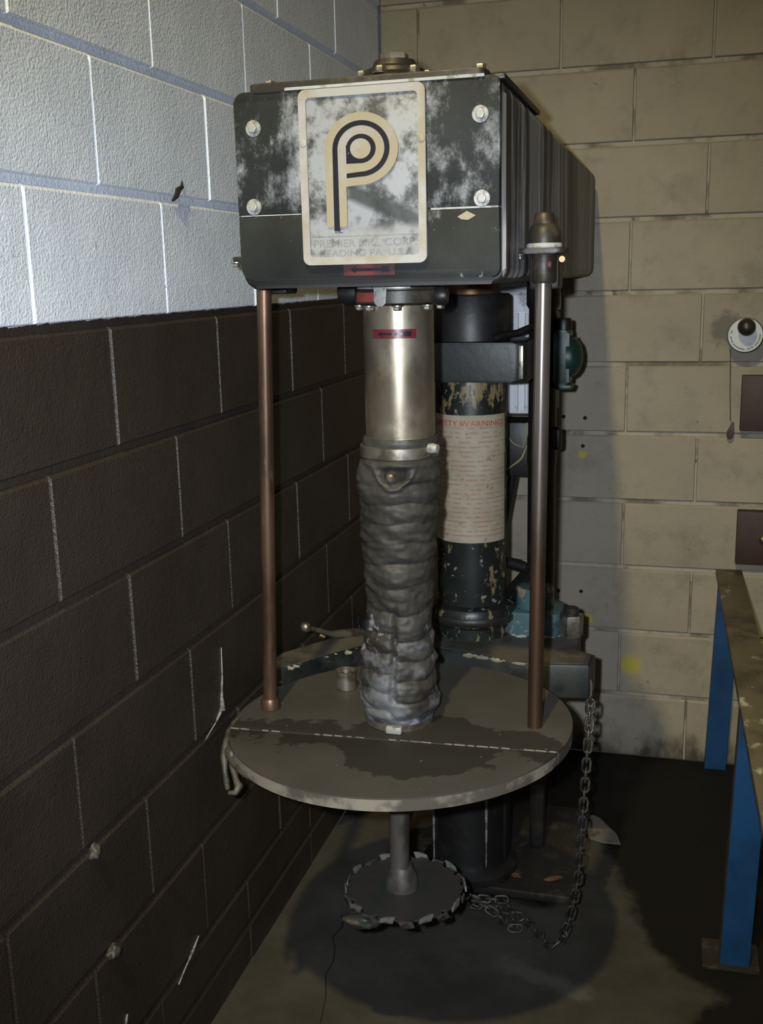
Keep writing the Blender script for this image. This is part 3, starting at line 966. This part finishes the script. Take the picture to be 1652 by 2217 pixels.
ct = P('clip_tab', fin(bm, 'clip_tab'), fl, BOLT, (cp[0], cp[1] - .001, 1.4375), (0, 0, ca + PI / 2), label='pale metal clip with a hole')
P('side_knob', fin(tube([(sx + .070, SY - .02, 1.452), (sx + .080, SY - .022, 1.452), (sx + .086, SY - .022, 1.452)], [.015, .016, .012], 20), 'side_knob', 50), fl, BLACK)
P('side_knob', fin(tube([(sx - .072, SY, 1.458), (sx - .094, SY, 1.458), (sx - .104, SY, 1.457)], [.019, .0205, .014], 20), 'side_knob', 50), fl, BLACK)
bm = lathe([(.0585, 1.205), (.0590, 1.225), (.0590, 1.440)], (SX(1.32), SY, 0), 64)
P('spindle_housing', fin(bm, 'spindle_housing'), mx, TUBE, label='bright brushed steel spindle housing')
s2 = lambda x: SY - math.sqrt(max(1e-6, .0594 ** 2 - (x - SX(1.32)) ** 2))
arrow_sticker(.388, .459, 1.3855, 1.4005, 0, s2, REDDARK)


def hose_clamp(r, z0, z1, cx, name):
    bm = lathe([(r, z0), (r + .002, z0 + .001), (r + .002, z1 - .001), (r, z1)], (cx, SY, 0), 56)
    return P(name, fin(bm, name), mx, STEEL)


hc = hose_clamp(.0655, 1.186, 1.206, SX(1.2), 'upper_hose_clamp')
P('clamp_screw', fin(tube([(.474, SY - .03, 1.203), (.482, SY - .032, 1.203), (.490, SY - .034, 1.203)], [.008, .009, .007], 14), 'clamp_screw', 50), hc, BOLT)
# bellows boot
prof = [(1.2195, .0640), (1.212, .0655), (1.19, .0625), (1.178, .0680), (1.15, .0715), (1.10, .0685), (1.01, .0620), (.94, .0565), (.89, .0565), (.83, .0630), (.78, .0675), (.735, .0690), (.712, .0600), (.700, .0560)]


def bp(z):
    for (za, ra), (zb, rb) in zip(prof, prof[1:]):
        if zb <= z <= za:
            return ra + (rb - ra) * (za - z) / (za - zb)
    return prof[-1][1]


def boot_fn(r, z, a):
    ca_, sa_ = math.cos(a), math.sin(a)
    da = (a - 1.53 * PI + PI) % (2 * PI) - PI
    w = mnoise.noise(Vector((ca_ * .55, sa_ * .55, z * 7)))
    w2 = mnoise.noise(Vector((ca_ * 1.6, sa_ * 1.6, z * 16 + 4)))
    low = min(1, max(0, (.95 - z) / .08))
    step = low * 1.5 / (1 + math.exp(-da * 25)) if abs(da) < 1.6 else low * (1.5 if da > 0 else 0) * max(0, (PI - abs(da)) / 1.54)
    ph = z / .037 * PI + 1.5 * w + .55 * w2 + step
    rip = 1.7 * abs(math.sin(ph)) ** .5 - 1.15
    amp = .0044 * min(1, max(0, (1.172 - z) / .03)) * min(1, max(0, (z - .70) / .03)) * (.5 + .5 * low)
    amp *= 1 + .8 * mnoise.noise(Vector((ca_ * 1.2, sa_ * 1.2, z * 14 + 9)))
    q = .35 if z > 1.18 else 1
    rr = r + rip * amp
    rr += q * .0050 * mnoise.noise(Vector((ca_ * 1.3, sa_ * 1.3, z * 15)))
    rr += q * .0042 * mnoise.noise(Vector((ca_ * 1.5 + 7, sa_ * 1.5, z * 62 + da * 1.2)))
    rr += q * .0016 * mnoise.noise(Vector((ca_ * 3.2, sa_ * 3.2, z * 120)))
    rr += q * .0012 * mnoise.noise(Vector((ca_ * 9, sa_ * 9, z * 70)))
    if z < .95:
        rr -= .008 * math.exp(-(da / .07) ** 2) * min(1, (.95 - z) / .05) * min(1, max(0, (z - .74) / .03))
    # pocket and drooping lip round the grease fitting
    if abs(z - 1.155) < .045:
        rr -= .020 * math.exp(-(da / .30) ** 4) * math.exp(-((z - 1.160) / .010) ** 4)
        rr += .006 * math.exp(-(da / .55) ** 4) * math.exp(-((z - 1.138 - .03 * (da / .5) ** 2) / .005) ** 2)
        rr += .004 * math.exp(-(da / .6) ** 4) * math.exp(-((z - 1.178) / .005) ** 2)
    return rr, z


zs = [1.2195 - (1.2195 - .700) * k / 230 for k in range(231)][::-1]
bm = lathe([(bp(z), z) for z in zs], (0, SY, 0), 110, fn=boot_fn)
for v in bm.verts:
    v.co.x += SX(v.co.z) + .002 * math.sin(v.co.z * 22)
bt = P('rubber_boot', fin(bm, 'rubber_boot', 75), mx, BOOT, label='crumpled black rubber bellows boot dusted with white')
gy = SY - .062
P('pocket_shade', fin(prism(rrect(SX(1.16) - .024, SX(1.16) + .026, 1.1525, 1.171, .007), 'y', SY - .0605, SY - .045, .002), 'pocket_shade'), bt, CRACK_SHADE)  # near-black plate: the shade inside the boot pocket, put in as colour
P('grease_fitting', fin(lathe([(.0105, -.012), (.0105, .000), (.008, .004), (.0075, .011), (.004, .014)], (SX(1.16) + .004, gy - .003, 1.158), 20, axis='y'), 'grease_fitting'), bt, STEEL)
hc = hose_clamp(.0590, .7005, .714, SX(.7), 'lower_hose_clamp')
P('clamp_screw', fin(box(SX(.7) - .007, SX(.7) + .022, SY - .0715, SY - .0595, .7015, .7155, .003), 'clamp_screw'), hc, BOLT)

# ---- lid disc in two halves on the guide rods
LC, LR = (.408, -1.442), .3075
LZ0, LZ1 = .677, .6995
SEAM = -1.532


def disc_half(front_half):
    pts = []
    ys = (SEAM - .0012) if front_half else (SEAM + .0012)
    a = math.asin((ys - LC[1]) / LR)
    a0, a1 = (PI - a, 2 * PI + a) if front_half else (a, PI - a)
    n = 60
    for i in range(n + 1):
        t = a0 + (a1 - a0) * i / n
        pts.append((LC[0] + LR * math.cos(t), LC[1] + LR * math.sin(t)))
    bm = prism(pts, 'z', LZ0, LZ1, .002)
    for v in bm.verts:
        v.co.z += .0248 * (v.co.x - LC[0]) - .0148 * (v.co.y - LC[1])
    return bm


P('front_lid_half', fin(disc_half(True), 'front_lid_half', 40), mx, LID)
P('rear_lid_half', fin(disc_half(False), 'rear_lid_half', 40), mx, LID)
bm = bmesh.new()
for k in range(30):
    x = LC[0] - .285 + .57 * k / 29
    if random.random() < (.9 if x > .5 else .5):
        w = random.uniform(.004, .010)
        zz = .0248 * (x - LC[0]) + .0014
        box(x - w, x + w, SEAM - .0022, SEAM + .0006, .699 + zz, .7012 + zz, .0006, 1, bm)
P('seam_sealant', fin(bm, 'seam_sealant'), mx, SCRAP, kind='stuff')
# dried sludge hanging from the left rim
for pts, rr in (([(.125, -1.575, .690), (.130, -1.60, .672), (.136, -1.612, .650), (.140, -1.616, .632), (.142, -1.618, .620)], [.006, .0065, .005, .0055, .0045]),
                ([(.150, -1.612, .688), (.156, -1.622, .668), (.166, -1.634, .648), (.176, -1.645, .642), (.172, -1.652, .634), (.160, -1.652, .632)], [.0055, .0065, .0055, .0075, .0055, .0035]),
                ([(.108, -1.50, .692), (.112, -1.535, .688), (.122, -1.568, .682), (.140, -1.600, .678), (.165, -1.632, .676), (.195, -1.662, .676), (.23, -1.688, .676)], [.004, .006, .0065, .008, .007, .006, .003])):
    P('sludge_drip', fin(tube(pts, rr, 12), 'sludge_drip', 70), mx, GUNK)
# filler cup on the lid
cup = lathe([(.019, .7005), (.0205, .702), (.0205, .735), (.0205, .738), (.0175, .738), (.0170, .715)], (.262, -1.305, -.0062), 32)
cu = P('filler_cup', fin(cup, 'filler_cup', 40), mx, STEEL, label='small bare steel filler cup standing on the lid')
P('cup_lining', fin(lathe([(.0165, .712), (.0165, .728)], (.262, -1.305, -.0062), 24), 'cup_lining'), cu, BRASS)
# ---- guide rods with collars and lugs
RODS = (((.177, -1.43, 1.476), (.151, -1.43, .685), ROD_RUST), ((.6565, -1.43, 1.476), (.6495, -1.43, .695), ROD_STEEL))
for k, (a, b, mt) in enumerate(RODS):
    P('guide_rod', fin(tube([b, a], .0129, 28), 'guide_rod', 50), mx, mt, label='rusty brown guide rod' if k == 0 else 'guide rod worn bright along its upper part')
    x = a[0] + .001
    sgn = -1 if k == 0 else 1
    P('rod_collar', fin(lathe([(.0175, 1.468), (.0195, 1.472), (.0195, 1.510), (.018, 1.514)], (x, -1.43, 0), 32), 'rod_collar'), mx, DARKMETAL)
    lp = P('rod_lug', fin(prism(rrect(x - .043, x + .041, -1.475, -1.385, .018), 'z', 1.5135, 1.522, .002), 'rod_lug'), mx, DARKMETAL)
    P('lug_bracket', fin(box(min(x + sgn * -.028, x + sgn * .020), max(x + sgn * -.028, x + sgn * .020), -1.40, -1.34, 1.458, 1.514, .004), 'lug_bracket'), lp, BLACK)
    rc = P('rod_cap', fin(lathe([(.0265, 1.522), (.0265, 1.532), (.0255, 1.545), (.022, 1.556), (.017, 1.560), (.0155, 1.574), (.013, 1.577)], (x, -1.43, 0), 32), 'rod_cap'), mx, DARKMETAL)
    P('cap_ring', fin(lathe([(.0268, 1.522), (.0285, 1.524), (.0285, 1.527), (.0268, 1.530)], (x, -1.43, 0), 32), 'cap_ring'), rc, POWDER)
    P('lug_bolt', hb3, lp, BOLT, (x - .036, -1.462, 1.5135), (PI, 0, 0))
    if k == 1:
        P('red_mark', fin(box(x + .006, x + .0135, -1.4488, -1.4462, 1.492, 1.502, .0006), 'red_mark'), lp, RED)
        P('brass_plug', fin(lathe([(.0075, 0), (.0075, .006), (.005, .009)], (x + .0275, -1.415, 1.505), 14, axis='y'), 'brass_plug'), lp, BRASS)
P('rod_collar', fin(lathe([(.016, .7005), (.018, .7015), (.018, .715), (.0145, .722)], (.1515, -1.43, -.007), 28), 'rod_collar'), mx, ROD_RUST)
# ---- shaft and toothed blade
bm = lathe([(.0185, .405), (.0185, .669)], (0, SY, 0), 36)
for v in bm.verts:
    v.co.x += SX(v.co.z)
P('shaft', fin(bm, 'shaft'), mx, layered('dull_shaft_steel', (.23, .21, .185, 1), [((.11, .095, .08, 1), 22, .45, .65, (1, 1, .4))], .42, .7))
BX, BZ = .410, .360
P('blade_hub', fin(lathe([(.0305, .3625), (.031, .366), (.029, .385), (.0215, .403), (.0195, .408)], (BX - .006, SY, 0), 36), 'blade_hub'), mx, layered('hub_steel', (.13, .115, .10, 1), [((.07, .06, .05, 1), 25, .45, .65)], .5, .4))
NT = 20
RB, RO = .1065, .124
pts = []
for k in range(NT):
    a0 = 2 * PI * k / NT
    st = 2 * PI / NT
    for t, r in ((0, RB - .003), (.12, RB - .006), (.30, RB), (.85, RB + .004)):
        pts.append((BX + r * math.cos(a0 + st * t), SY + r * math.sin(a0 + st * t)))
bl = P('blade', fin(prism(pts, 'z', BZ - .0022, BZ + .0022), 'blade', 40), mx, BLADE, label='round flat disperser blade with bent teeth')
for up_ in (1, -1):
    bm = bmesh.new()
    TM_ = layered('worn_bright_tooth', (.25, .235, .21, 1), [((.07, .06, .05, 1), 30, .42, .6)], .45, .3) if up_ == 1 else TOOTH
    L, H = .029, .0105
    prof2 = [(-.012, -.002 * up_), (.013, -.002 * up_), (.0175, H * up_ * .95), (.006, H * up_), (-.009, H * up_ * .55)]
    prism(prof2, 'y', -.0016, .0016, 0, bm)
    tm = fin(bm, 'tooth', 40)
    for k in range(NT):
        if (k % 2 == 0) == (up_ == 1):
            a = 2 * PI * (k + .55) / NT + .08
            P('tooth', tm, bl, TM_, (BX + (RB + .006) * math.cos(a), SY + (RB + .006) * math.sin(a), BZ), (0, 0, a + PI / 2 + .12))
P('dried_sludge', lump('dried_sludge', (.352, -1.530, .342), (.034, .020, .013), 3), bl, BLADE)

# ------------------------------------------------------------------ chain hanging from the yoke
ch = thing('chain', 'blackened steel link chain hanging from right end of mixer yoke, coiled on floor', 'chain', (.64, -1.02, 0))


def link_mesh():
    a, b = .0134, .0085
    pts = []
    for i in range(8):
        t = PI * i / 7 - PI / 2
        pts.append((a - b + b * math.cos(t) + .003, b * math.sin(t), 0))
    for i in range(8):
        t = PI * i / 7 + PI / 2
        pts.append((-(a - b) + b * math.cos(t) - .003, b * math.sin(t), 0))
    return fin(tube(pts, .0031, 8, closed=True), 'chain_link', 70)


lkm = link_mesh()
path = [(.711, -.977, .5615), (.710, -.984, .53), (.709, -1.00, .48), (.706, -1.01, .40), (.702, -1.02, .30), (.698, -1.025, .20), (.688, -1.03, .12), (.675, -1.035, .06), (.660, -1.04, .022), (.640, -1.045, .0075), (.612, -1.01, .007), (.590, -.985, .007), (.570, -.955, .007), (.545, -.95, .008), (.52, -.945, .007), (.50, -.915, .008), (.475, -.905, .007), (.445, -.90, .008), (.425, -.915, .016), (.435, -.94, .018), (.47, -.945, .018), (.505, -.955, .007), (.53, -.985, .007), (.555, -.995, .008), (.52, -.91, .019), (.49, -.885, .02), (.455, -.885, .019), (.43, -.895, .026)]
# catmull-rom resampling at the pitch of the links
path = [(x, min(y, -.915 if x < .53 else -.897), z) if z < .05 else (x, y, z) for x, y, z in path]
dense = []
pv = [Vector(p) for p in path]
for i in range(len(pv) - 1):
    p0, p1, p2, p3 = pv[max(i - 1, 0)], pv[i], pv[i + 1], pv[min(i + 2, len(pv) - 1)]
    for k in range(24):
        t = k / 24
        dense.append(.5 * ((2 * p1) + (p2 - p0) * t + (2 * p0 - 5 * p1 + 4 * p2 - p3) * t * t + (3 * p1 - p0 - 3 * p2 + p3) * t ** 3))
PITCH = .0204
acc, last, k = PITCH, dense[0], 0
for i in range(0, len(dense)):
    acc += (dense[i] - last).length
    last = dense[i]
    if acc >= PITCH:
        acc = 0
        d = (dense[min(i + 3, len(dense) - 1)] - dense[max(i - 3, 0)]).normalized()
        hang = dense[i].z > .03
        ref = Vector((1, 0, 0)) if hang else Vector((0, 0, 1))
        ey_ = (ref - d * ref.dot(d)).normalized()
        ez_ = d.cross(ey_)
        roll = (0 if k % 2 == 0 else PI / 2) if hang else (PI / 4 if k % 2 else -PI / 4)
        q = (Matrix((d, ey_, ez_)).transposed() @ Matrix.Rotation(roll, 3, 'X')).to_quaternion()
        loc = dense[i].copy()
        loc.z = max(loc.z, .0092)
        P('chain_link', lkm, ch, CHAINM, loc, q.to_euler())
        k += 1

# ------------------------------------------------------------------ blue frame with narrow rail at the right
bf = thing('workbench_frame', 'blue steel frame with narrow dusty top rail running along right side to back wall', 'frame', (1.03, -.6, 0))
rail = [(.993, -.012), (1.0655, -.012), (1.108, -1.9), (1.032, -1.9)]
P('top_rail', fin(prism(rail, 'z', .604, .622, .002), 'top_rail'), bf, RAIL, label='narrow rail top covered in brown dust')
for yl, x0 in ((-.045, .990), (-1.02, 1.006)):
    # angle iron leg: blue face to the front, thin flange on its left
    lean = -.016
    bm = bmesh.new()
    box(x0 - lean * 0, x0 + .062, yl, yl + .006, 0, .604, .0008, 1, bm)
    for v in bm.verts:
        v.co.x += lean * (1 - v.co.z / .604) + .012
    lg = P('leg', fin(bm, 'leg'), bf, BLUE)
    bm = box(x0, x0 + .006, yl + .006, yl + .06, 0, .604, .0008, 1)
    for v in bm.verts:
        v.co.x += lean * (1 - v.co.z / .604) + .012
    P('leg_flange', fin(bm, 'leg_flange'), lg, RUSTEDGE)
P('foot_plate', fin(box(.965, 1.085, -1.035, -.93, 0, .008, .002), 'foot_plate'), bf, DARKMETAL)

# ------------------------------------------------------------------ things on the back wall
dl = thing('control_dial', 'round white dial with black ball knob on back wall at right edge', 'dial', (1.04, 0, 1.303))
DC = (1.0395, -.062, 1.3035)
P('dial_stem', fin(lathe([(.022, -.062), (.022, -.002)], (DC[0], 0 - .064, DC[2]), 24, axis='y'), 'dial_stem'), dl, BLACK)
P('dial_plate', fin(lathe([(.0455, 0), (.0458, .003), (.0450, .004)], (DC[0], DC[1], DC[2]), 48, axis='y'), 'dial_plate'), dl, DIAL)
P('dial_rim', fin(lathe([(.0475, -.006), (.048, -.003), (.048, .0005), (.0465, .001)], (DC[0], DC[1], DC[2]), 48, axis='y'), 'dial_rim'), dl, BLACK)
mk = fin(box(-.0042, .0042, -.0004, 0, -.0018, .0018), 'dial_mark', smooth=False)
for a in (165, 190, 205, 222, 236, 250, 262, 286, 300, 318, 330, 345, 358):
    t = math.radians(a)
    P('dial_mark', mk, dl, DIALINK, (DC[0] + .038 * math.cos(t), DC[1] - .0041, DC[2] + .038 * math.sin(t)), (0, -t - PI / 2, 0))
P('ball_knob', fin(lathe([(.012, .004), (.012, .012), (.019, .020), (.0235, .034), (.0235, .045), (.019, .056), (.010, .062), (.003, .0635)], (DC[0] + .000, DC[1], DC[2] + .024), 32, axis='y'), 'ball_knob', 60), dl, KNOB)
tg = thing('hanging_tag', 'thin wire with brown teardrop tag hanging below the white dial', 'tag', (1.015, -.02, 1.03))
P('wire', fin(tube([(1.0045, -.012, 1.262), (1.006, -.018, 1.20), (1.008, -.02, 1.14), (1.013, -.02, 1.06)], .0009, 6), 'wire', 60), tg, DARKMETAL)
tp_ = [(0, .026), (.004, .019), (.0075, .004), (.0095, -.010), (.0085, -.021), (.004, -.026), (-.003, -.026), (-.0085, -.018), (-.0095, -.006), (-.0055, .008), (-.003, .02)]
P('tag_plate', fin(prism(tp_, 'y', -.0025, .0025, .001), 'tag_plate'), tg, TAGM, (1.0155, -.02, 1.034), (0, .2, 0))
u1 = tag(part('wall_box', fin(box(1.039, 1.18, -.035, -.0015, 1.034, 1.19, .002), 'wall_box'), None, BROWNBOX), 'dark brown square wall box directly below the white dial', 'box')
w2 = thing('wall_box', 'dark brown square wall box with small knob above the blue frame rail', 'box', (1.11, 0, .645))
P('box_body', fin(box(1.045, 1.19, -.035, -.0015, .644, .802, .002), 'box_body'), w2, BROWNBOX)
P('box_knob', fin(lathe([(.012, 0), (.012, .008), (.009, .013), (.003, .015)], (1.1175, -.035, .722), 24, axis='y'), 'box_knob', 60), w2, STEEL)

# ------------------------------------------------------------------ litter on the floor
sc_ = prism([(.662, -.405), (.70, -.425), (.753, -.515), (.766, -.566), (.72, -.560), (.682, -.542), (.668, -.47)], 'z', .0, .003)
for v in sc_.verts:
    v.co.z += .014 * max(0, (v.co.x - .70)) / .07 * .5
tag(part('floor_scrap', fin(sc_, 'floor_scrap', smooth=False), None, SCRAP), 'grey torn scrap of sheet lying on dark floor behind the chain', 'scrap')
fk = prism([(-.022, -.004), (-.006, .008), (.012, .004), (.024, -.006), (.010, -.010), (-.010, -.009)], 'z', 0, .003)
for v in fk.verts:
    v.co.z += .006 * max(0, v.co.x / .02)
fkm = fin(fk, 'rust_flake', smooth=False)
for loc, rz, lb in (((.520, -.80, .022), -.5, 'orange rust flake lying on base plate left of the chain'), ((.615, -.795, .022), .3, 'small orange rust flake on base plate next to the hanging chain')):
    tag(part('rust_flake', fkm, None, FLAKE, loc, (0, 0, rz)), lb, 'rust flake')
